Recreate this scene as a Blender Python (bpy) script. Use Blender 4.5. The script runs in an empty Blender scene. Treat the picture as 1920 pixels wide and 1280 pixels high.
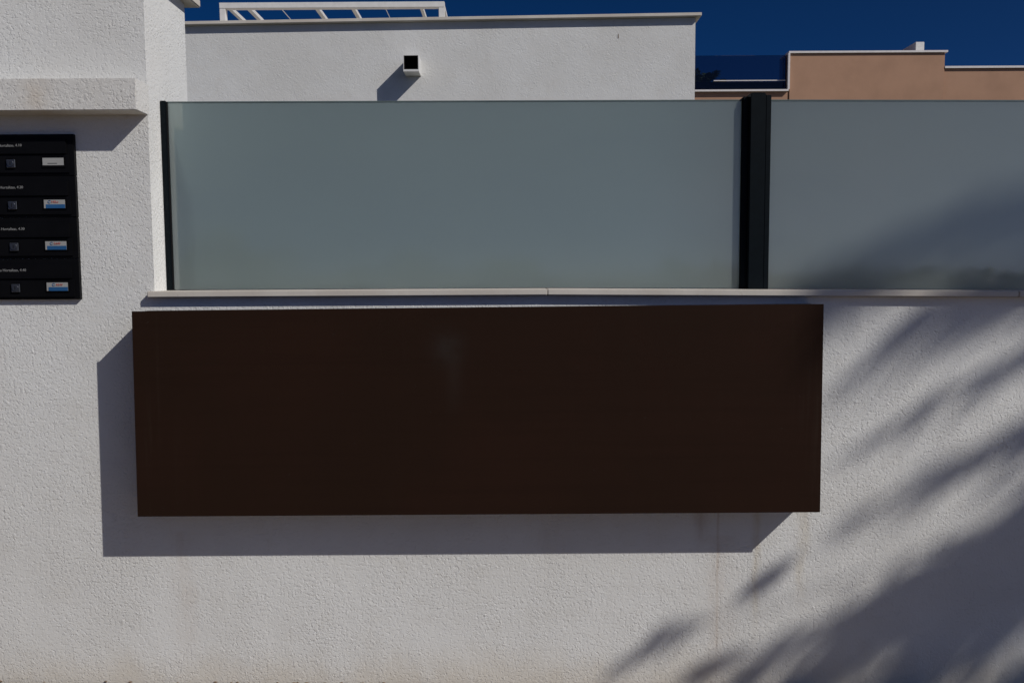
import bpy, bmesh, math, random
from mathutils import Vector, Matrix

random.seed(7)
scene = bpy.context.scene
COL = scene.collection
R = math.radians

# ------------------------------------------------------------------ camera
cam_d = bpy.data.cameras.new('camera')
cam_d.sensor_width = 36.0
cam_d.lens = 30.0
cam_d.clip_start = 0.05
cam_d.clip_end = 3000.0
cam = bpy.data.objects.new('camera', cam_d)
COL.objects.link(cam)
t, rl = R(4.47), 0.006
fw = Vector((0, math.cos(t), -math.sin(t)))
u0 = Vector((0, math.sin(t), math.cos(t)))
r0 = Vector((1, 0, 0))
rv = r0 * math.cos(rl) - u0 * math.sin(rl)
uv = u0 * math.cos(rl) + r0 * math.sin(rl)
m3 = Matrix((rv, uv, -fw)).transposed()
cam.matrix_world = Matrix.Translation((0, -2.286, 1.12)) @ m3.to_4x4()
scene.camera = cam

# ------------------------------------------------------------------ world, sun, exposure
SUN = Vector((1.40, -1.0, 1.35)).normalized()          # towards the sun
SUN_EL = math.asin(SUN.z)
SUN_AZ = math.atan2(SUN.x, SUN.y)                       # from +Y towards +X
world = bpy.data.worlds.new('World')
scene.world = world
world.use_nodes = True
wn = world.node_tree
wn.nodes.clear()
sky = wn.nodes.new('ShaderNodeTexSky')
sky.sky_type = 'NISHITA'
sky.sun_disc = False
sky.sun_elevation = SUN_EL
sky.sun_rotation = SUN_AZ
sky.altitude = 0.0
sky.air_density = 0.2
sky.dust_density = 1.0
sky.ozone_density = 10.0
bg = wn.nodes.new('ShaderNodeBackground')
bg.inputs['Strength'].default_value = 0.100
wo = wn.nodes.new('ShaderNodeOutputWorld')
hs = wn.nodes.new('ShaderNodeHueSaturation')            # a clear, deep winter blue
hs.inputs['Saturation'].default_value = 1.16
wn.links.new(sky.outputs[0], hs.inputs['Color'])
wn.links.new(hs.outputs[0], bg.inputs[0])
wn.links.new(bg.outputs[0], wo.inputs[0])

sun_d = bpy.data.lights.new('sun', 'SUN')
sun_d.energy = 5.0
sun_d.angle = R(0.53)
sun_d.color = (1.0, 0.965, 0.915)
sun = bpy.data.objects.new('sun', sun_d)
COL.objects.link(sun)
sun.location = SUN * 30
sun.rotation_euler = SUN.to_track_quat('Z', 'Y').to_euler()

vs = scene.view_settings
vs.view_transform = 'Standard'
vs.look = 'None'
vs.exposure = -0.68
vs.gamma = 1.0
vs.use_curve_mapping = False
scene.render.engine = 'CYCLES'


# ------------------------------------------------------------------ material helpers
class NT:
    """small node-graph builder"""
    def __init__(self, name):
        self.mat = bpy.data.materials.new(name)
        self.mat.use_nodes = True
        self.t = self.mat.node_tree
        self.t.nodes.clear()
        self.out = self.t.nodes.new('ShaderNodeOutputMaterial')
        self.p = self.t.nodes.new('ShaderNodeBsdfPrincipled')
        self.t.links.new(self.p.outputs[0], self.out.inputs[0])
        self._pos = None

    def put(self, sock, v):
        if isinstance(v, bpy.types.NodeSocket):
            self.t.links.new(v, sock)
        elif v is not None:
            sock.default_value = v

    def set(self, **kw):
        names = dict(color='Base Color', rough='Roughness', metal='Metallic', spec='Specular IOR Level',
                     normal='Normal', trans='Transmission Weight', ior='IOR', coat='Coat Weight', coat_rough='Coat Roughness')
        for k, v in kw.items():
            if k == 'color' and isinstance(v, tuple) and len(v) == 3:
                v = (*v, 1)
            self.put(self.p.inputs[names[k]], v)
        return self

    def m(self, op, a, b=None, c=None, clamp=False):
        n = self.t.nodes.new('ShaderNodeMath')
        n.operation = op
        n.use_clamp = clamp
        self.put(n.inputs[0], a)
        self.put(n.inputs[1], b)
        self.put(n.inputs[2], c)
        return n.outputs[0]

    def pos(self):
        if self._pos is None:
            g = self.t.nodes.new('ShaderNodeNewGeometry')
            s = self.t.nodes.new('ShaderNodeSeparateXYZ')
            self.t.links.new(g.outputs['Position'], s.inputs[0])
            self._pos = (g.outputs['Position'], s.outputs[0], s.outputs[1], s.outputs[2])
        return self._pos

    def noise(self, scale, detail=3, rough=0.5, dist=0.0, stretch=(1, 1, 1), obj=False):
        v = self.pos()[0]
        if obj:
            v = self.t.nodes.new('ShaderNodeTexCoord').outputs['Object']
        mp = self.t.nodes.new('ShaderNodeMapping')
        mp.inputs['Scale'].default_value = stretch
        self.t.links.new(v, mp.inputs[0])
        n = self.t.nodes.new('ShaderNodeTexNoise')
        n.inputs['Scale'].default_value = scale
        n.inputs['Detail'].default_value = detail
        n.inputs['Roughness'].default_value = rough
        n.inputs['Distortion'].default_value = dist
        self.t.links.new(mp.outputs[0], n.inputs['Vector'])
        return n.outputs[0]

    def voro(self, scale, feature='F1', stretch=(1, 1, 1)):
        mp = self.t.nodes.new('ShaderNodeMapping')
        mp.inputs['Scale'].default_value = stretch
        self.t.links.new(self.pos()[0], mp.inputs[0])
        n = self.t.nodes.new('ShaderNodeTexVoronoi')
        n.feature = feature
        n.inputs['Scale'].default_value = scale
        self.t.links.new(mp.outputs[0], n.inputs['Vector'])
        return n.outputs[0]

    def ramp(self, v, a, b, lo=0.0, hi=1.0, smooth=True):
        n = self.t.nodes.new('ShaderNodeMapRange')
        n.interpolation_type = 'SMOOTHSTEP' if smooth else 'LINEAR'
        self.put(n.inputs[0], v)
        n.inputs[1].default_value = a
        n.inputs[2].default_value = b
        n.inputs[3].default_value = lo
        n.inputs[4].default_value = hi
        return n.outputs[0]

    def mix(self, fac, a, b):
        n = self.t.nodes.new('ShaderNodeMix')
        n.data_type = 'RGBA'
        self.put(n.inputs[0], fac)
        self.put(n.inputs[6], (*a, 1) if isinstance(a, tuple) else a)
        self.put(n.inputs[7], (*b, 1) if isinstance(b, tuple) else b)
        return n.outputs[2]

    def bump(self, h, strength=0.5, dist=0.004, normal=None):
        n = self.t.nodes.new('ShaderNodeBump')
        n.inputs['Strength'].default_value = strength
        n.inputs['Distance'].default_value = dist
        self.put(n.inputs['Height'], h)
        self.put(n.inputs['Normal'], normal)
        return n.outputs[0]


def stucco(name, base, streaks=(), base_dirt=False, scale=1.0, blot=None, amount=1.0):
    n = NT(name)
    _, X, Y, Z = n.pos()
    big = n.noise(1.7, 4, 0.6)
    mid = n.noise(14, 4, 0.6)
    dark = tuple(c * f for c, f in zip(base, (0.90, 0.89, 0.875)))
    col = n.mix(n.ramp(big, 0.32, 0.72), base, dark)
    col = n.mix(n.ramp(mid, 0.5, 0.8, 0, 0.35), col, tuple(c * f for c, f in zip(base, (0.86, 0.83, 0.79))))
    if base_dirt:
        wob = n.noise(5, 5, 0.65, stretch=(1, 1, 0.5))
        h = n.m('ADD', Z, n.m('MULTIPLY', n.m('SUBTRACT', wob, 0.5), 0.22))
        col = n.mix(n.ramp(h, -0.06, 0.12, 0.55, 0.0), col, (0.57, 0.49, 0.37))
    for (x0, w, z0, z1, c, a) in streaks:
        jit = n.m('MULTIPLY', n.m('SUBTRACT', n.noise(9, 3, 0.6, stretch=(0.3, 0.3, 1)), 0.5), w * 1.6)
        d = n.m('DIVIDE', n.m('ADD', n.m('SUBTRACT', X, x0), jit), w)
        g = n.m('POWER', 2.718, n.m('MULTIPLY', n.m('MULTIPLY', d, d), -1.0))
        top = n.ramp(Z, z1, z1 + 0.012, 1, 0)
        bot = n.ramp(Z, z0, z0 + (z1 - z0) * 0.7, 0, 1)
        br = n.ramp(n.noise(30, 3, 0.6, stretch=(1, 1, 0.25)), 0.3, 0.65, 0.25, 1)
        f = n.m('MULTIPLY', n.m('MULTIPLY', g, n.m('MULTIPLY', top, bot)), n.m('MULTIPLY', br, a))
        col = n.mix(f, col, c)
    if blot:
        x0, z0, rx, rz, c, a = blot
        dx = n.m('DIVIDE', n.m('SUBTRACT', X, x0), rx)
        dz = n.m('DIVIDE', n.m('SUBTRACT', Z, z0), rz)
        g = n.m('POWER', 2.718, n.m('MULTIPLY', n.m('ADD', n.m('MULTIPLY', dx, dx), n.m('MULTIPLY', dz, dz)), -1.0))
        f = n.m('MULTIPLY', g, n.ramp(n.noise(40, 4, 0.6), 0.35, 0.6, 0.2, a))
        col = n.mix(f, col, c)
    # trowelled roughcast: raised plateaus with small pits and ridges between them
    a = n.noise(135 * scale, 4, 0.6, 0.2)
    b = n.noise(260 * scale, 2, 0.5)
    pits = n.ramp(a, 0.30, 0.51)
    h = n.m('ADD', n.m('MULTIPLY', pits, 0.62), n.m('MULTIPLY', b, 0.30))
    h = n.m('ADD', h, n.m('MULTIPLY', n.ramp(n.noise(95 * scale, 2, 0.5), 0.55, 0.75), 0.40))
    patch = n.ramp(n.noise(5, 4, 0.65), 0.32, 0.68, 0.40, 1.1)
    n.set(color=col, rough=0.92, spec=0.15, normal=n.bump(n.m('MULTIPLY', h, patch), 0.54 * amount, 0.0036 / scale))
    return n.mat


def plain(name, col, rough=0.6, spec=0.4, metal=0.0, var=0.12, scale=20.0, bump=0.0, bscale=200):
    n = NT(name)
    c = n.mix(n.ramp(n.noise(scale, 4, 0.6), 0.3, 0.75), col, tuple(x * (1 - var) for x in col))
    n.set(color=c, rough=rough, spec=spec, metal=metal)
    if bump:
        n.set(normal=n.bump(n.noise(bscale, 3, 0.5), bump, 0.002))
    return n.mat


RUST = (0.42, 0.27, 0.15)
YEL = (0.46, 0.35, 0.17)
M = {}
M['wall'] = stucco('wall_stucco', (0.735, 0.733, 0.712), streaks=[
    (0.560, 0.0035, -0.15, 0.52, (0.45, 0.35, 0.26), 0.45),
    (0.563, 0.035, -0.30, 0.40, RUST, 0.16),
    (0.665, 0.010, 0.02, 0.52, YEL, 0.35),
    (0.790, 0.016, 0.16, 0.52, YEL, 0.42),
    (0.512, 0.018, 0.36, 0.50, (0.34, 0.24, 0.17), 0.4),
    (-0.905, 0.030, -0.05, 0.42, RUST, 0.14),
    (0.10, 0.05, 0.30, 0.52, RUST, 0.12),
], base_dirt=True)
M['band'] = stucco('band_stucco', (0.710, 0.698, 0.668), blot=(-1.21, 1.585, 0.035, 0.06, (0.54, 0.42, 0.29), 0.35))
M['house'] = stucco('house_stucco', (0.715, 0.712, 0.695), scale=0.75, amount=0.62)


def stone_mat():
    n = NT('cream_stone')
    _, X, Y, Z = n.pos()
    c = n.mix(n.ramp(n.noise(3.5, 5, 0.65), 0.3, 0.7), (0.65, 0.605, 0.54), (0.55, 0.50, 0.435))
    c = n.mix(n.ramp(n.noise(60, 3, 0.6), 0.66, 0.74, 0, 0.45), c, (0.30, 0.24, 0.20))
    n.set(color=c, rough=0.6, spec=0.35, normal=n.bump(n.noise(90, 4, 0.6), 0.12, 0.002))
    return n.mat


def sign_mat():
    n = NT('brown_steel')
    _, X, Y, Z = n.pos()
    c = n.mix(n.ramp(n.noise(2.2, 4, 0.6), 0.3, 0.7), (0.0240, 0.0113, 0.0072), (0.0205, 0.0105, 0.0066))
    fine = n.noise(6, 4, 0.7, stretch=(9, 1, 0.4))
    edge = n.m('MAXIMUM', n.ramp(X, 0.66, 0.76, 0, 1), n.ramp(X, -0.94, -0.84, 1, 0))
    c = n.mix(n.m('MULTIPLY', n.ramp(fine, 0.5, 0.8, 0, 0.6), n.m('ADD', n.m('MULTIPLY', edge, 0.8), 0.12)), c, (0.032, 0.020, 0.014))
    c = n.mix(n.ramp(n.noise(130, 2, 0.5), 0.74, 0.80, 0, 0.35), c, (0.05, 0.042, 0.036))
    hor = n.noise(5, 3, 0.7, stretch=(0.4, 1, 14))
    c = n.mix(n.ramp(hor, 0.45, 0.8, 0, 0.35), c, (0.0165, 0.0080, 0.0050))
    # pale rubbed patch left where something was cleaned off
    dx = n.m('DIVIDE', n.m('ADD', X, 0.165), 0.038)
    dz = n.m('DIVIDE', n.m('SUBTRACT', Z, 0.935), 0.040)
    g = n.m('POWER', 2.718, n.m('MULTIPLY', n.m('ADD', n.m('MULTIPLY', dx, dx), n.m('MULTIPLY', dz, dz)), -1.0))
    c = n.mix(n.m('MULTIPLY', g, n.ramp(n.noise(22, 4, 0.6), 0.3, 0.7, 0.2, 0.5)), c, (0.034, 0.030, 0.027))
    # dull run mark under the rubbed patch
    dx = n.m('DIVIDE', n.m('ADD', X, n.m('ADD', 0.140, n.m('MULTIPLY', n.noise(8, 3, 0.6), 0.02))), 0.020)
    g = n.m('MULTIPLY', n.m('POWER', 2.718, n.m('MULTIPLY', n.m('MULTIPLY', dx, dx), -1.0)), n.m('MULTIPLY', n.ramp(Z, 0.72, 0.88), n.ramp(Z, 0.90, 0.94, 1, 0)))
    c = n.mix(n.m('MULTIPLY', g, 0.28), c, (0.034, 0.026, 0.022))
    n.set(color=c, rough=0.65, spec=0.06)
    return n.mat


def frosted_mat():
    n = NT('frosted_glass')
    c = n.mix(n.ramp(n.noise(1.3, 3, 0.5), 0.3, 0.7), (0.53, 0.60, 0.58), (0.485, 0.555, 0.54))
    c = n.mix(n.ramp(n.noise(3.2, 5, 0.7, 0.6, stretch=(0.6, 1, 1.6)), 0.42, 0.68, 0, 0.5), c, (0.45, 0.505, 0.515))  # cloudy patches painted into the colour for dim tree reflections
    c = n.mix(n.ramp(n.noise(2.1, 6, 0.7, 0.4), 0.5, 0.66, 0, 0.30), c, (0.60, 0.65, 0.635))
    sp = n.ramp(n.noise(170, 2, 0.5), 0.76, 0.80, 0, 0.35)
    c = n.mix(sp, c, (0.8, 0.82, 0.80))
    low_marks = n.ramp(n.m('ADD', n.pos()[3], n.m('MULTIPLY', n.noise(4, 4, 0.6), 0.2)), 1.16, 1.30, 0.10, 0)  # irregular paler tone towards the foot of the pane
    c = n.mix(low_marks, c, (0.7, 0.70, 0.67))
    n.set(color=c, rough=n.ramp(n.noise(5, 4, 0.6), 0.3, 0.7, 0.30, 0.42), spec=0.5)
    rf = n.t.nodes.new('ShaderNodeBsdfRefraction')
    rf.inputs['Color'].default_value = (0.64, 0.75, 0.75, 1)
    rf.inputs['Roughness'].default_value = 0.62
    rf.inputs['IOR'].default_value = 1.15
    m2 = n.t.nodes.new('ShaderNodeMixShader')
    m2.inputs[0].default_value = 0.5
    tl = n.t.nodes.new('ShaderNodeBsdfTranslucent')
    tl.inputs[0].default_value = (0.64, 0.73, 0.69, 1)
    mx = n.t.nodes.new('ShaderNodeMixShader')
    mx.inputs[0].default_value = 0.80
    n.t.links.new(n.p.outputs[0], mx.inputs[1])
    n.t.links.new(tl.outputs[0], m2.inputs[1])
    n.t.links.new(rf.outputs[0], m2.inputs[2])
    n.t.links.new(m2.outputs[0], mx.inputs[2])
    gl = n.t.nodes.new('ShaderNodeBsdfGlossy')
    gl.inputs[0].default_value = (1, 1, 1, 1)
    n.t.links.new(n.ramp(n.noise(6, 4, 0.6), 0.3, 0.7, 0.03, 0.09), gl.inputs[1])
    fr = n.t.nodes.new('ShaderNodeFresnel')
    fr.inputs[0].default_value = 1.5
    m3_ = n.t.nodes.new('ShaderNodeMixShader')
    n.t.links.new(n.m('MULTIPLY', fr.outputs[0], 2.0, clamp=True), m3_.inputs[0])   # both faces of the pane
    n.t.links.new(mx.outputs[0], m3_.inputs[1])
    n.t.links.new(gl.outputs[0], m3_.inputs[2])
    n.t.links.new(m3_.outputs[0], n.out.inputs[0])
    return n.mat


def tinted_mat():
    n = NT('tinted_glass')
    tr = n.t.nodes.new('ShaderNodeBsdfTransparent')
    tr.inputs[0].default_value = (0.52, 0.56, 0.63, 1)
    gl = n.t.nodes.new('ShaderNodeBsdfGlossy')
    gl.inputs[0].default_value = (0.8, 0.85, 0.9, 1)
    gl.inputs[1].default_value = 0.02
    fr = n.t.nodes.new('ShaderNodeFresnel')
    fr.inputs[0].default_value = 1.5
    mx = n.t.nodes.new('ShaderNodeMixShader')
    n.t.links.new(n.m('MULTIPLY', fr.outputs[0], 0.8), mx.inputs[0])
    n.t.links.new(tr.outputs[0], mx.inputs[1])
    n.t.links.new(gl.outputs[0], mx.inputs[2])
    n.t.links.new(mx.outputs[0], n.out.inputs[0])
    return n.mat


M['stone'] = stone_mat()
M['sign'] = sign_mat()
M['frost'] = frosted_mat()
M['tint'] = tinted_mat()
M['glass_edge'] = plain('glass_edge', (0.13, 0.17, 0.165), 0.3, 0.5)
M['post'] = plain('anthracite_paint', (0.0034, 0.0064, 0.0088), 0.5, 0.10, var=0.3, scale=60)
M['gasket'] = plain('black_rubber', (0.006, 0.006, 0.007), 0.7, 0.2)
M['box'] = plain('mailbox_black', (0.0042, 0.0042, 0.0050), 0.5, 0.12, var=0.25)
M['slot'] = plain('mailbox_dark', (0.0025, 0.0025, 0.003), 0.6, 0.08)
M['chrome'] = plain('lock_metal', (0.13, 0.135, 0.15), 0.38, 0.5, metal=0.85)
M['keyhole'] = plain('keyhole_dark', (0.01, 0.01, 0.01), 0.6, 0.2)
M['paper'] = plain('card_white', (0.34, 0.34, 0.33), 0.6, 0.3, var=0.08)
M['ink'] = plain('ink_dark', (0.05, 0.05, 0.05), 0.7, 0.2)
M['blue'] = plain('card_blue', (0.022, 0.10, 0.25), 0.5, 0.3)
M['red'] = plain('card_red', (0.34, 0.08, 0.07), 0.5, 0.3)
M['letter'] = plain('letter_white', (0.24, 0.24, 0.24), 0.6, 0.2)
M['white'] = plain('white_paint', (0.70, 0.69, 0.67), 0.5, 0.3)
M['trim'] = plain('white_trim', (0.72, 0.68, 0.66), 0.6, 0.3)
M['salmon'] = plain('salmon_render', (0.43, 0.258, 0.172), 0.9, 0.1, var=0.13, scale=2.2, bump=0.5, bscale=45)
M['dark_wall'] = plain('navy_wall', (0.02, 0.022, 0.035), 0.7, 0.2)
M['drain_in'] = plain('drain_dirt_shade', (0.018, 0.014, 0.012), 0.9, 0.05)
M['soil'] = plain('dirt', (0.26, 0.175, 0.115), 0.95, 0.05, var=0.5, scale=90)
M['bark'] = plain('palm_bark', (0.16, 0.12, 0.085), 0.95, 0.05, var=0.5, scale=14, bump=0.6, bscale=30)
M['leaf'] = plain('palm_leaf', (0.06, 0.085, 0.03), 0.55, 0.3, var=0.35, scale=3)
M['rachis'] = plain('palm_rachis', (0.20, 0.19, 0.08), 0.6, 0.3)
M['tile'] = plain('paving_tile', (0.27, 0.212, 0.15), 0.85, 0.15, var=0.25, scale=9, bump=0.3)


def ground_mat(name, a, b):
    n = NT(name)
    c = n.mix(n.ramp(n.noise(0.8, 5, 0.6), 0.3, 0.7), a, b)
    n.set(color=c, rough=0.95, spec=0.1, normal=n.bump(n.noise(60, 4, 0.6), 0.3, 0.004))
    return n.mat


M['joint'] = ground_mat('pavement_mortar', (0.20, 0.155, 0.11), (0.17, 0.13, 0.095))
M['street'] = ground_mat('street_ground', (0.060, 0.050, 0.041), (0.048, 0.040, 0.033))
M['soilbed'] = ground_mat('garden_ground', (0.10, 0.10, 0.07), (0.07, 0.08, 0.05))


# ------------------------------------------------------------------ mesh helpers
def link(name, me, mat, parent=None):
    o = bpy.data.objects.new(name, me)
    COL.objects.link(o)
    if mat is not None:
        me.materials.append(mat)
    if parent is not None:
        o.parent = parent
    return o


def thing(name, loc, label=None, cat=None, group=None):
    o = bpy.data.objects.new(name, None)
    o.empty_display_size = 0.1
    o.location = loc
    COL.objects.link(o)
    tag(o, label, cat, group)
    return o


def tag(o, label=None, cat=None, group=None, kind=None):
    if label:
        o['label'] = label
    if cat:
        o['category'] = cat
    if group:
        o['group'] = group
    if kind:
        o['kind'] = kind
    return o


def origin(parent):
    v = Vector((0, 0, 0))
    while parent is not None:
        v += parent.location
        parent = parent.parent
    return v


def finish(name, bm, mat, parent=None, bevel=0.0, seg=2, smooth=False):
    """bm is in world coordinates"""
    if bevel:
        bmesh.ops.bevel(bm, geom=bm.edges[:], offset=bevel, segments=seg, affect='EDGES', clamp_overlap=True)
    bmesh.ops.recalc_face_normals(bm, faces=bm.faces[:])
    o0 = origin(parent)
    if o0.length:
        bmesh.ops.translate(bm, verts=bm.verts[:], vec=-o0)
    me = bpy.data.meshes.new(name)
    bm.to_mesh(me)
    bm.free()
    if smooth:
        for p in me.polygons:
            p.use_smooth = True
    return link(name, me, mat, parent)


def add_box(bm, x0, x1, y0, y1, z0, z1):
    v = [bm.verts.new(p) for p in ((x0, y0, z0), (x1, y0, z0), (x1, y1, z0), (x0, y1, z0),
                                   (x0, y0, z1), (x1, y0, z1), (x1, y1, z1), (x0, y1, z1))]
    for f in ((0, 1, 5, 4), (1, 2, 6, 5), (2, 3, 7, 6), (3, 0, 4, 7), (4, 5, 6, 7), (3, 2, 1, 0)):
        bm.faces.new([v[i] for i in f])
    return v


def box(name, b, mat, parent=None, bevel=0.0, rot=0.0, seg=2):
    bm = bmesh.new()
    vs_ = add_box(bm, *b)
    if rot:
        c = Vector(((b[0] + b[1]) / 2, 0, (b[4] + b[5]) / 2))
        bmesh.ops.rotate(bm, verts=vs_, cent=c, matrix=Matrix.Rotation(rot, 3, 'Y'))
    return finish(name, bm, mat, parent, bevel, seg)


def prism(name, pts, lo, hi, axis, mat, parent=None, bevel=0.0):
    """extrude a polygon: axis 'Y' takes (x, z), axis 'Z' takes (x, y)"""
    bm = bmesh.new()
    def P(p, h):
        return (p[0], h, p[1]) if axis == 'Y' else (p[0], p[1], h)
    a = [bm.verts.new(P(p, lo)) for p in pts]
    b = [bm.verts.new(P(p, hi)) for p in pts]
    bm.faces.new(a)
    bm.faces.new(b[::-1])
    n = len(pts)
    for i in range(n):
        bm.faces.new((a[i], b[i], b[(i + 1) % n], a[(i + 1) % n]))
    return finish(name, bm, mat, parent, bevel)


def tube(bm, p0, p1, r0_, r1_, n=8):
    p0, p1 = Vector(p0), Vector(p1)
    d = (p1 - p0).normalized()
    q = d.to_track_quat('Z', 'Y')
    ra, rb = [], []
    for i in range(n):
        a = 2 * math.pi * i / n
        o = q @ Vector((math.cos(a), math.sin(a), 0))
        ra.append(bm.verts.new(p0 + o * r0_))
        rb.append(bm.verts.new(p1 + o * r1_))
    for i in range(n):
        bm.faces.new((ra[i], ra[(i + 1) % n], rb[(i + 1) % n], rb[i]))
    bm.faces.new(ra[::-1])
    bm.faces.new(rb)


def text(name, s, x, z, y, size, mat, parent, align='RIGHT', rot=0.0, depth=0.0004):
    cu = bpy.data.curves.new(name, 'FONT')
    cu.body = s
    cu.size = size
    cu.align_x = align
    cu.extrude = depth
    cu.resolution_u = 2
    o = bpy.data.objects.new(name, cu)
    COL.objects.link(o)
    bpy.context.view_layer.update()
    dg = bpy.context.evaluated_depsgraph_get()
    me = bpy.data.meshes.new_from_object(o.evaluated_get(dg))
    bpy.data.objects.remove(o)
    bpy.data.curves.remove(cu)
    me.transform(Matrix.Translation(Vector((x, y, z)) - origin(parent)) @ Matrix.Rotation(rot, 4, 'Y') @ Matrix.Rotation(R(90), 4, 'X'))
    me.name = name
    me.materials.clear()
    return link(name, me, mat, parent)


# ------------------------------------------------------------------ setting: ground
SL = 0.0128                                              # the street falls to the right
def gz(x):
    return -SL * (x + 0.8)


def sheet(name, x0, x1, y0, y1, dz, mat, sloped=True):
    bm = bmesh.new()
    v = [bm.verts.new((x, y, (gz(x) if sloped else 0) + dz)) for x, y in ((x0, y0), (x1, y0), (x1, y1), (x0, y1))]
    bm.faces.new(v)
    return tag(finish(name, bm, mat), kind='structure')


g_ = sheet('ground', -900, 900, -900, 900, -0.16, M['street'], False)
sheet('garden', -12, 14, 0.29, 13.6, -0.03, M['soilbed'], False)
# pavement: bedding slab with real tiles near the wall
bm = bmesh.new()
add_box(bm, -9, 9, -2.9, -0.004, -0.30, -0.012)
for v in bm.verts:
    v.co.z += gz(v.co.x) if v.co.z > -0.2 else 0
pave = tag(finish('pavement', bm, M['joint']), kind='structure')
kerb_n = 0
for i in range(8):
    x0 = -5 + i * 1.4
    bm = bmesh.new()
    add_box(bm, x0 + 0.003, x0 + 1.397, -3.05, -2.905, -0.30, 0.0)
    for v in bm.verts:
        v.co.z += gz(v.co.x) if v.co.z > -0.2 else 0
    finish('kerb_stone', bm, M['tile'], pave, 0.008)
T = 0.30
tile_me = None
for j in range(7):
    for i in range(18):
        if tile_me is None:
            bm = bmesh.new()
            add_box(bm, -T / 2 + 0.003, T / 2 - 0.003, -T / 2 + 0.003, T / 2 - 0.003, -0.02, 0.0)
            bmesh.ops.bevel(bm, geom=[e for e in bm.edges if min(v.co.z for v in e.verts) > -0.01], offset=0.003, segments=1, affect='EDGES')
            bmesh.ops.recalc_face_normals(bm, faces=bm.faces[:])
            tile_me = bpy.data.meshes.new('paving_tile')
            bm.to_mesh(tile_me)
            bm.free()
            tile_me.materials.append(M['tile'])
        o = bpy.data.objects.new('paving_tile', tile_me)
        x, y = -2.75 + i * T, -0.007 - T / 2 - j * T
        o.location = (x, y, gz(x) - 0.003 + random.uniform(-0.002, 0.001))
        o.rotation_euler = (random.uniform(-0.004, 0.004), math.atan(SL) + random.uniform(-0.004, 0.004), random.uniform(-0.004, 0.004))
        o.parent = pave
        COL.objects.link(o)

# crumbled dirt and mortar in the joint between wall and pavement
bm = bmesh.new()
for k in range(140):
    x = random.uniform(-1.9, 2.0)
    if math.sin(x * 7.3) + math.sin(x * 17.1 + 1) < -0.5 and random.random() < 0.7:
        continue
    r_ = random.uniform(0.0012, 0.0034)
    c = Vector((x, -0.001 - random.random() * 0.006, gz(x) + r_ * random.uniform(-0.3, 0.7)))
    res = bmesh.ops.create_icosphere(bm, subdivisions=1, radius=r_)
    for v in res['verts']:
        v.co = Vector((v.co.x * random.uniform(1.0, 2.6), v.co.y * 0.9, v.co.z * random.uniform(0.5, 1.0))) + c
tag(finish('joint_dirt', bm, M['soil']), 'crumbly brown dirt along the foot of the white wall', 'dirt', kind='stuff')

# ------------------------------------------------------------------ boundary wall
PX = -0.955                                              # right-hand face of the gate pillar
TOPZ = 1.0645
bw = thing('boundary_wall', (0, 0, 0), 'white roughcast boundary wall with tall pillar, projecting band and cream stone ledge', 'wall')
KX = 0.0955                                              # the ledge dips a little to the right from this joint on
def LZ(x):
    return 0.0 if x < KX else -0.0102 * (x - KX)


prism('wall_body', [(-4.2, -0.25), (6.5, -0.25), (6.5, TOPZ + LZ(6.5)), (KX, TOPZ), (PX, TOPZ), (PX, 1.917), (-4.2, 1.917)], 0.0, 0.285, 'Y', M['wall'], bw)
# band across the pillar above the mailboxes (its end is flush with the pillar's side)
box('cornice_band', (-4.2, PX + 0.0004, -0.070, 0.010, 1.545, 1.624), M['band'], bw, 0.001)
# ledge: capping stones
CT = 1.082
bm = bmesh.new()
prism('capping_stone', [(-0.967, -0.021), (0.095, -0.021), (0.095, 0.310), (PX + 0.001, 0.310), (PX + 0.001, -0.001), (-0.967, -0.001)], TOPZ + 0.001, CT, 'Z', M['stone'], bw, 0.002)
x = 0.0955
for w_ in (1.25, 1.25, 1.25, 1.25):
    prism('capping_stone', [(x, TOPZ + 0.001 + LZ(x)), (x + w_, TOPZ + 0.001 + LZ(x + w_)), (x + w_, CT + LZ(x + w_)), (x, CT + LZ(x))], -0.021, 0.310, 'Y', M['stone'], bw, 0.002)
    x += w_ + 0.0006
bm.free()
# pillar top stone
box('pillar_coping', (-4.3, PX + 0.032, -0.04, 0.330, 1.9175, 1.941), M['stone'], bw, 0.003)

# ------------------------------------------------------------------ frosted glass fence
GY = 0.087
GT = 1.596


def glass_panel(x0, x1, label, channel):
    th = thing('glass_panel', ((x0 + x1) / 2, GY, CT), label, 'glass panel', 'frosted panels above the ledge')
    t0, t1 = GT + LZ(x0) * 0.7, GT + LZ(x1) * 0.7
    bot = [(x0, CT + 0.002 + LZ(x0)), (x1, CT + 0.002 + LZ(x1))]
    if x0 < KX < x1:
        bot.insert(1, (KX, CT + 0.002))
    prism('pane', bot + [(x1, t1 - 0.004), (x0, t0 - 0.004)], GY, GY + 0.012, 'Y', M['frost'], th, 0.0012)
    prism('polished_edge', [(x0, t0 - 0.0036), (x1, t1 - 0.0036), (x1, t1), (x0, t0)], GY - 0.0006, GY + 0.0126, 'Y', M['glass_edge'], th, 0.0005)
    if channel:
        box('side_channel', (PX + 0.001, x0 - 0.0005, GY - 0.008, GY + 0.022, CT + 0.001, GT + 0.001), M['post'], th, 0.001)
        box('gasket', (x0 - 0.0004, x0 + 0.004, GY - 0.003, GY - 0.0004, CT + 0.002, GT - 0.001), M['gasket'], th)
    return th


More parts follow.
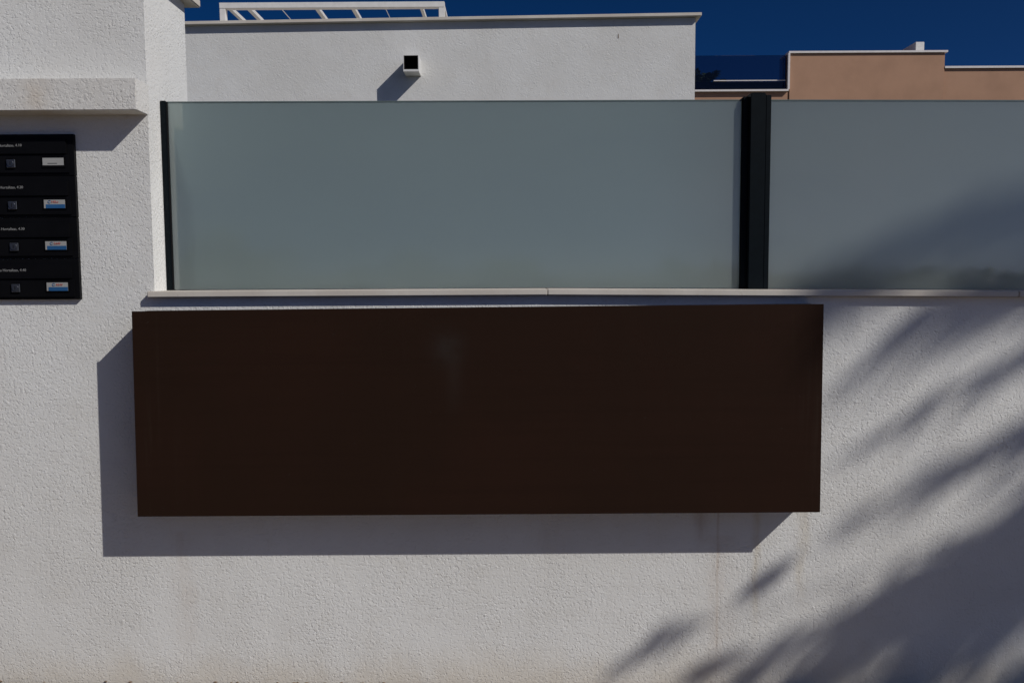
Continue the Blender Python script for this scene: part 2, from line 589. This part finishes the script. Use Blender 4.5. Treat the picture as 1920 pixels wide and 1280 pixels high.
glass_panel(-0.9395, 0.6335, 'wide frosted glass panel between the white pillar and the dark post', True)
glass_panel(0.700, 2.30, 'frosted glass panel right of the dark post, crossed by soft palm shadow', False)
fp = thing('fence_post', (0.667, GY, CT), 'near-black metal post between the two frosted glass panels', 'post')
box('core', (0.648, 0.690, GY - 0.028, GY + 0.030, CT - 0.0055, GT + 0.007), M['post'], fp, 0.0015)
box('glazing_channel', (0.6325, 0.6475, GY - 0.012, GY + 0.024, CT - 0.0052, GT + 0.002), M['post'], fp, 0.0012)
box('glazing_channel', (0.6905, 0.7045, GY - 0.026, GY + 0.024, CT - 0.0060, GT + 0.003), M['post'], fp, 0.0012)
box('gasket', (0.6305, 0.6323, GY - 0.006, GY - 0.0005, CT - 0.004, GT), M['gasket'], fp)
box('cap', (0.650, 0.688, GY - 0.026, GY + 0.028, GT + 0.0072, GT + 0.0095), M['gasket'], fp, 0.0008)
# second post beyond the right edge of the picture closes the panel
fp2 = thing('fence_post', (2.335, GY, CT), 'near-black metal post at the far right end of the glass fence', 'post')
box('core', (2.315, 2.357, GY - 0.028, GY + 0.030, CT - 0.022, GT - 0.009), M['post'], fp2, 0.0015)
box('glazing_channel', (2.298, 2.3145, GY - 0.014, GY + 0.024, CT - 0.022, GT - 0.013), M['post'], fp2, 0.0012)

# ------------------------------------------------------------------ blank sign board
SB = thing('sign_board', (-0.09, -0.05, 0.498), 'long blank dark brown metal sign box mounted below the stone ledge', 'sign')
face = [(-0.978, 0.498), (0.800, 0.499), (0.7975, 1.0405), (-0.972, 1.0325)]
prism('front_sheet', face, -0.105, -0.1025, 'Y', M['sign'], SB, 0.0006)
inset = [(-0.9755, 0.5005), (0.7975, 0.5015), (0.7950, 1.0380), (-0.9695, 1.0300)]
prism('housing', inset, -0.1023, -0.002, 'Y', M['sign'], SB)
# ------------------------------------------------------------------ mailboxes
MT, MH, MX0, MX1 = 1.4945, 0.1085, -1.500, -1.148
specs = [
    ('4.10', False, 'topmost black mailbox with a plain white name card, numbered 4.10'),
    ('4.20', True, 'second black mailbox from the top with blue and white card, numbered 4.20'),
    ('4.30', True, 'third black mailbox from the top with blue and white card, numbered 4.30'),
    ('4.40', True, 'lowest black mailbox of the column with blue and white card, numbered 4.40'),
]
FY = -0.016
for k, (num, coloured, label) in enumerate(specs):
    z1 = MT - k * MH
    z0 = z1 - MH + 0.0012
    sh = -0.0016 * k
    mb = thing('mailbox', ((MX0 + MX1) / 2, 0.0, z0), label, 'mailbox', 'mailboxes stacked on the pillar')
    box('casing', (MX0 + sh * 0.2, MX1 + sh * 0.2, FY + 0.004, 0.05, z0, z1), M['box'], mb, 0.001)
    fl = box('letter_flap', (MX0 + 0.012, MX1 - 0.018, FY - 0.001, FY + 0.0038, z1 - 0.052, z1 - 0.014), M['box'], mb, 0.0012)
    box('flap_lip', (MX0 + 0.014, MX1 - 0.020, FY - 0.0040, FY - 0.0012, z1 - 0.052, z1 - 0.0495), M['box'], fl, 0.0006)
    text('address_lettering', 'Calle de las Hortalizas, ' + num, -1.281 + sh, z1 - 0.0325, FY - 0.0016, 0.0098, M['letter'], fl, rot=R(-0.9 + 0.2 * k))
    dr = box('door', (MX0 + 0.010, MX1 - 0.012, FY, FY + 0.0038, z0 + 0.006, z1 - 0.0535), M['box'], mb, 0.0012)
    lx, lz = -1.311 + sh * 0.8, z1 - 0.0765
    # lock: square escutcheon with a round barrel and keyhole
    bm = bmesh.new()
    add_box(bm, lx - 0.0125, lx + 0.0125, FY - 0.005, FY - 0.0002, lz - 0.0125, lz + 0.0125)
    lk = finish('lock', bm, M['chrome'], dr, 0.0035, 3)
    nx0, nx1, nz0, nz1 = -1.228 + sh, -1.173 + sh * 0.8, z1 - 0.0845, z1 - 0.0625
    bm = bmesh.new()
    add_box(bm, nx0 - 0.004, nx1 + 0.004, FY - 0.0016, FY - 0.0002, nz0 - 0.004, nz1 + 0.004)
    fr_ = finish('card_holder', bm, M['slot'], mb, 0.0006)
    box('name_card', (nx0, nx1, FY - 0.0024, FY - 0.0018, nz0 + (0 if coloured else 0.003), nz1), M['paper'], fr_)
    if coloured:
        box('blue_stripe', (nx0 + 0.005, nx1, FY - 0.0030, FY - 0.0026, nz0, nz0 + 0.010), M['blue'], fr_)
        bm = bmesh.new()
        cx_, cz_ = nx0 + 0.017 + 0.002 * (k - 2), nz1 - 0.0055
        for i in range(9):
            a0, a1 = R(40 + i * 31), R(40 + (i + 1) * 31)
            tube(bm, (cx_ + 0.0040 * math.cos(a0), FY - 0.0028, cz_ + 0.0033 * math.sin(a0)), (cx_ + 0.0040 * math.cos(a1), FY - 0.0028, cz_ + 0.0033 * math.sin(a1)), 0.0008, 0.0008, 5)
        finish('card_emblem', bm, M['blue'], fr_)
        bm = bmesh.new()
        for i in range(5):
            xx = cx_ + 0.0065 + i * 0.0036
            tube(bm, (xx, FY - 0.0028, cz_ - 0.003), (xx + random.uniform(-0.0012, 0.0025), FY - 0.0028, cz_ + random.uniform(0.0015, 0.004)), 0.0007, 0.0007, 5)
            tube(bm, (xx, FY - 0.0028, cz_ - 0.002), (xx + 0.003, FY - 0.0028, cz_ + random.uniform(-0.002, 0.002)), 0.0006, 0.0006, 5)
        finish('card_scribble', bm, M['red'], fr_)
    else:
        box('card_line', (nx0 + 0.013, nx1 - 0.017, FY - 0.0028, FY - 0.0025, nz0 + 0.0070, nz0 + 0.0085), M['ink'], fr_)
    bm = bmesh.new()
    tube(bm, (lx, FY - 0.0066, lz), (lx, FY - 0.0051, lz), 0.0080, 0.0086, 20)
    finish('lock_barrel', bm, M['chrome'], lk)
    box('keyhole', (lx - 0.0009, lx + 0.0009, FY - 0.0069, FY - 0.0067, lz - 0.0045, lz + 0.0045), M['keyhole'], lk)

# ------------------------------------------------------------------ white house behind
HY = 3.60
wh = thing('white_house', (-2.5, HY, 0), 'white roughcast flat-roofed house behind the frosted glass fence', 'house')
HX0, HX1, HTOP = -7.0, 1.246, 2.815
# wall with an opening for the spout: four boxes would show seams, so one frame mesh
dx0, dx1, dz0, dz1 = -0.712, -0.612, 2.462, 2.566
HS = 0.011                                               # the roof line climbs slightly to the right
def hz(x):
    return HTOP + HS * (x + 0.43)


prism('wall', [(HX0, -0.2), (HX1, -0.2), (HX1, hz(HX1)), (HX0, hz(HX0))], HY, HY + 7.0, 'Y', M['house'], wh)
cx0, cx1 = HX0 - 0.1, HX1 + 0.034
prism('roof_coping', [(cx0, hz(cx0) + 0.001), (cx1, hz(cx1) + 0.001), (cx1, hz(cx1) + 0.022), (cx0, hz(cx0) + 0.022)], HY - 0.040, HY + 7.0, 'Y', M['stone'], wh, 0.002)
sp = bpy.data.objects.new('rain_spout', None)
SPX0, SPX1, SPZ0, SPZ1, SPY = -0.705, -0.603, 2.458, 2.564, HY - 0.142
bm = bmesh.new()
wl, wb = 0.004, 0.013
for (a, b, c, d) in ((SPX0, SPX0 + wl, SPZ0, SPZ1), (SPX1 - wl, SPX1, SPZ0, SPZ1), (SPX0 + wl, SPX1 - wl, SPZ0, SPZ0 + wb), (SPX0 + wl, SPX1 - wl, SPZ1 - wl, SPZ1)):
    add_box(bm, a, b, SPY, HY + 0.001, c, d)
bpy.data.objects.remove(sp)
sp = finish('rain_spout', bm, M['white'], wh)
bm = bmesh.new()                                            # added lining: dirt and the spout's inner shade as one dark colour
i0, i1, k0, k1, e_ = SPX0 + wl + 0.0005, SPX1 - wl - 0.0005, SPZ0 + wb + 0.0005, SPZ1 - wl - 0.0005, 0.002
for (a, b, c, d) in ((i0, i0 + e_, k0, k1), (i1 - e_, i1, k0, k1), (i0 + e_, i1 - e_, k0, k0 + e_), (i0 + e_, i1 - e_, k1 - e_, k1)):
    add_box(bm, a, b, SPY + 0.001, HY - 0.004, c, d)
add_box(bm, i0, i1, HY - 0.004, HY - 0.002, k0, k1)
finish('spout_lining', bm, M['drain_in'], sp)
box('wall_crack', (0.726, 0.730, HY - 0.002, HY - 0.0005, 2.700, 2.728), M['soil'], wh)

# pergola on the roof
PY = 4.0
pg = thing('roof_pergola', (-1.28, PY, HTOP), 'white metal pergola frame standing on the roof of the white house', 'pergola')
box('front_beam', (-2.085, -0.470, PY, PY + 0.05, 3.034, 3.074), M['white'], pg, 0.002)
for xa in (-2.084, -0.512):
    box('front_post', (xa, xa + 0.041, PY + 0.001, PY + 0.049, HTOP, 3.0335), M['white'], pg, 0.002)
for xa, wd in ((-2.040, 0.026), (-1.905, 0.030), (-1.412, 0.028), (-1.150, 0.026), (-0.652, 0.022), (-0.496, 0.024)):
    box('rafter', (xa, xa + wd, PY + 0.0505, PY + 2.2, 3.040, 3.068), M['white'], pg, 0.0015)
box('rear_beam', (-2.085, -0.470, PY + 2.2005, PY + 2.25, 3.034, 3.074), M['white'], pg, 0.002)
for xa in (-2.084, -0.512):
    box('rear_post', (xa, xa + 0.041, PY + 2.202, PY + 2.249, HTOP, 3.0335), M['white'], pg, 0.002)
for xa in (-1.66, -0.905):
    bm = bmesh.new()
    tube(bm, (xa, PY + 0.051, 3.052), (xa, PY + 2.199, 3.052), 0.003, 0.003, 6)
    finish('shade_cable', bm, M['white'], pg)

# ------------------------------------------------------------------ salmon house in the distance
SY = 13.7
sh_ = thing('salmon_house', (7.0, SY, 0), 'distant salmon pink house with white roof trims beyond the fence', 'house')
def sbox(n, b, m, bv=0.0, parent=None):
    return box(n, b, M[m], parent or sh_, bv)
sbox('wall', (5.115, 7.965, SY, SY + 0.45, -0.2, 5.122), 'salmon', 0.01)
sbox('rear_wing', (6.5, 13.9, SY + 0.451, SY + 8, -0.2, 4.80), 'salmon')
sbox('wing_wall', (7.9655, 14.0, SY + 0.03, SY + 0.45, -0.2, 4.842), 'salmon', 0.01)
sbox('terrace_wall', (-1.0, 5.1145, SY + 0.02, SY + 0.30, -0.2, 4.440), 'salmon', 0.01)
sbox('terrace_floor', (-1.0, 6.49, SY + 0.4511, SY + 8, 3.9, 4.05), 'salmon')
sbox('roof_trim', (5.095, 8.00, SY - 0.035, SY + 0.49, 5.123, 5.158), 'trim')
sbox('wing_trim', (7.966, 14.0, SY - 0.01, SY + 0.49, 4.843, 4.880), 'trim')
sbox('terrace_trim', (-1.0, 5.094, SY - 0.05, SY + 0.36, 4.441, 4.474), 'trim')
sbox('corner_trim', (5.080, 5.1140, SY - 0.045, SY + 0.015, 4.475, 5.122), 'trim')
ch = sbox('chimney', (7.652, 7.815, SY + 0.5, SY + 1.1, 4.801, 5.448), 'white', 0.005)
# tinted glass terrace screen
sc = sbox('terrace_screen', (-1.0, 5.060, SY + 0.10, SY + 0.112, 4.476, 5.118), 'tint')
sbox('screen_return', (5.063, 5.074, SY + 0.10, SY + 0.42, 4.476, 5.114), 'tint')
sbox('screen_rail', (3.750, 5.078, SY + 0.07, SY + 0.095, 4.653, 4.667), 'trim')
sbox('lower_panel', (-1.0, 5.058, SY + 0.125, SY + 0.135, 4.476, 4.649), 'dark_wall')

# ------------------------------------------------------------------ palms
def frond_mesh(pts, llen, n, width, droop=0.35, seed=0, spread=1.0, start=0.12):
    """pts: polyline of the rachis; returns (rachis bmesh, leaflet bmesh)"""
    rnd = random.Random(seed)
    br, bl = bmesh.new(), bmesh.new()
    seg = len(pts) - 1
    for i in range(seg):
        f0, f1 = i / seg, (i + 1) / seg
        g_ = 0.16 if start > 0.5 else 1.0
        tube(br, pts[i], pts[i + 1], (0.022 * (1 - f0) + 0.004) * g_, (0.022 * (1 - f1) + 0.004) * g_, 6)
    def at(s):
        q = min(max(s, 0), 0.9999) * seg
        i = int(q)
        return pts[i].lerp(pts[i + 1], q - i), (pts[min(i + 1, seg)] - pts[i]).normalized()
    for k in range(n):
        s = start + (1 - start) * (k + rnd.random() * 0.5) / n
        p, d = at(s)
        side = d.cross(Vector((0, 0, 1)))
        if side.length < 0.05:
            side = Vector((1, 0, 0))
        side.normalize()
        L = llen * (0.45 + 0.9 * math.sin(math.pi * min(1, s * 0.85 + 0.12))) * rnd.uniform(0.8, 1.1)
        for sg in (-1, 1):
            v = (side * sg * spread * rnd.uniform(0.6, 1.0) + d * rnd.uniform(0.7, 1.1) + Vector((0, 0, rnd.uniform(-0.5, 0.25)))).normalized()
            m_ = p + v * L * 0.5
            e = p + v * L + Vector((0, 0, -droop * L * rnd.uniform(0.5, 1.2)))
            w = v.cross(Vector((rnd.uniform(-0.4, 0.4), rnd.uniform(-0.4, 0.4), 1))).normalized() * width
            a = bl.verts.new(p)
            b1, b2 = bl.verts.new(m_ + w), bl.verts.new(m_ - w)
            c = bl.verts.new(e)
            bl.faces.new((a, b1, c))
            bl.faces.new((a, c, b2))
    return br, bl


def curve3(p0, p1, p2, n=10):
    return [p0 * (1 - s) ** 2 + p1 * 2 * s * (1 - s) + p2 * s * s for s in [i / n for i in range(n + 1)]]


SD = Vector((1.40, -1.0, 1.35))                          # one metre out from the wall along the sun ray
def shade(x, z, t_):
    return Vector((x, 0, z)) + SD * t_

CX, CZ, CT_ = 2.49, 1.00, 3.1
crown = shade(CX, CZ, CT_)
palm = thing('palm_tree', (crown.x, crown.y, -0.16), 'tall palm standing across the street, its frond shadows fall on the wall', 'palm tree')
bm = bmesh.new()
tz = -0.16
while tz < crown.z - 0.1:
    z2 = min(tz + 0.16, crown.z - 0.05)
    tube(bm, (crown.x, crown.y, tz), (crown.x, crown.y, z2), 0.17, 0.20, 12)
    tz = z2
finish('trunk', bm, M['bark'], palm)
bm = bmesh.new()
bmesh.ops.create_icosphere(bm, subdivisions=2, radius=0.30)
for v in bm.verts:
    v.co = Vector((v.co.x, v.co.y, v.co.z * 1.4)) + crown
finish('crown_heart', bm, M['bark'], palm)

# fronds on the wall side: where mid and tip throw their shadow, depth at the tip, leaflet length, count, spread
fr_list = [
    ((1.58, 1.86), (0.84, 1.02), 4.8, 0.36, 46, 0.7, 0.012),
    ((1.77, 1.61), (0.86, 0.8), 3.4, 0.22, 18, 0.3, 0.014),
    ((1.66, 1.17), (0.9, 0.62), 3.1, 0.15, 26, 0.24, 0.014),
    ((1.77, 1.03), (1.16, 0.54), 2.7, 0.14, 26, 0.22, 0.016),
    ((1.7, 0.94), (0.9, 0.43), 3.6, 0.16, 16, 0.25, 0.012),
    ((1.77, 0.68), (0.64, 0.03), 3.1, 0.30, 52, 0.38, 0.022),
    ((1.77, 0.62), (0.72, -0.02), 2.8, 0.32, 44, 0.5, 0.021),
    ((1.84, 0.57), (0.91, -0.06), 3.4, 0.24, 30, 0.5, 0.018),
    ((1.91, 0.43), (1.2, -0.14), 3.0, 0.3, 34, 0.6, 0.018),
    ((1.84, 1.38), (0.97, 0.91), 3.5, 0.18, 16, 0.35, 0.012),
    ((1.84, 0.71), (0.97, 0.17), 2.7, 0.22, 36, 0.3, 0.018),
]
def add_frond(p0, p1, p2, llen, n, w, spread, seed, start=0.12):
    br, bl = frond_mesh(curve3(p0, p1, p2), llen, n, w, 0.35, seed, spread, start)
    o = finish('frond', br, M['rachis'], palm)
    tag(finish('leaflets', bl, M['leaf'], o), kind='stuff')


for k, (a_, b_, tt, ll, nn, spd, wd) in enumerate(fr_list):
    add_frond(crown, shade(a_[0], a_[1], (CT_ + tt) / 2), shade(b_[0], b_[1], tt), ll, nn, wd, spd, 100 + k)
# bare fronds, leaflets only near the tip: added for isolated shadow dapples
for k, (a_, b_, tt, ll, nn, spd, wd, st) in enumerate([
    ((1.66, 0.86), (0.65, 0.27), 2.3, 0.12, 12, 0.3, 0.026, 0.945),
    ((1.7, 0.5), (0.39, 0.12), 2.5, 0.13, 9, 0.7, 0.022, 0.955),
    ((1.63, 0.43), (0.5, 0.03), 2.4, 0.15, 10, 0.6, 0.024, 0.94),
    ((1.41, 0.43), (0.29, 0.05), 2.5, 0.12, 6, 0.7, 0.02, 0.955),
]):
    add_frond(crown, shade(a_[0], a_[1], (CT_ + tt) / 2), shade(b_[0], b_[1], tt), ll, nn, wd, spd, 150 + k, st)
for i in range(16):
    a = R(-75 + 150 * i / 15)                               # away from the wall and to the right
    ln = random.uniform(2.0, 2.6)
    d = Vector((math.cos(a), math.sin(a) * 0.7, 0))
    up_ = random.uniform(-0.3, 0.9)
    add_frond(crown, crown + d * ln * 0.5 + Vector((0, 0, 0.7 + up_)), crown + d * ln + Vector((0, 0, -0.4 + up_)), 0.34, 40, 0.014, 1.0, 200 + i)

# small fan palm growing behind the tinted terrace screen
tp = thing('terrace_palm', (3.82, 15.0, 4.05), 'dark spiky palm seen through the tinted terrace glass', 'palm')
base = Vector((3.82, 15.0, 4.05))
bm = bmesh.new()
tube(bm, base, base + Vector((0, 0, 0.77)), 0.07, 0.06, 8)
finish('stem', bm, M['bark'], tp)
for i in range(22):
    a = i * 2.399
    el = random.uniform(-0.2, 1.3)
    d = Vector((math.cos(a) * math.cos(el), math.sin(a) * math.cos(el), math.sin(el)))
    p0 = base + Vector((0, 0, 0.75))
    ln = random.uniform(0.30, 0.52)
    pts = curve3(p0, p0 + d * ln * 0.6, p0 + d * ln + Vector((0, 0, -0.12)), 5)
    br, bl = frond_mesh(pts, 0.14, 16, 0.014, 0.3, 300 + i)
    o = finish('frond', br, M['leaf'], tp)
    tag(finish('leaflets', bl, M['leaf'], o), kind='stuff')

# bushes on the far side of the street: the glass mirrors them dimly
rnd = random.Random(21)
for i in range(9):
    bx, by = -9.0 + i * 2.3 + rnd.uniform(-0.5, 0.5), -9.5 - rnd.uniform(0, 1.5)
    hh, rw = rnd.uniform(1.4, 2.1) * (0.75 if i > 4 else 1.0), rnd.uniform(1.0, 1.5)
    th = thing('street_bush', (bx, by, -0.16), 'bush across the street, dimly mirrored in the frosted glass', 'bush', 'bushes across the street')
    bm = bmesh.new()
    for q in range(5):
        a = rnd.uniform(0, 6.28)
        tube(bm, (bx, by, -0.16), (bx + math.cos(a) * rw * 0.4, by + math.sin(a) * rw * 0.4, hh * 0.7), 0.04, 0.012, 6)
    finish('stem', bm, M['bark'], th)
    bm = bmesh.new()
    for q in range(1500):
        d = Vector((rnd.gauss(0, 1), rnd.gauss(0, 1), rnd.gauss(0, 1))).normalized()
        r_ = rnd.random() ** 0.4 * (0.8 + 0.25 * math.sin(d.x * 6 + i) * math.sin(d.z * 5 + 2 * i))
        p = Vector((bx + d.x * rw * r_, by + d.y * rw * r_, max(0.0, hh * 0.5 + d.z * hh * 0.5 * r_)))
        u_ = Vector((rnd.gauss(0, 1), rnd.gauss(0, 1), rnd.gauss(0, 1))).normalized()
        v_ = u_.cross(d).normalized() * 0.05
        u_ = u_ * 0.09
        bm.faces.new([bm.verts.new(p - u_), bm.verts.new(p + v_), bm.verts.new(p + u_), bm.verts.new(p - v_)])
    tag(finish('foliage', bm, M['leaf'], th), kind='stuff')
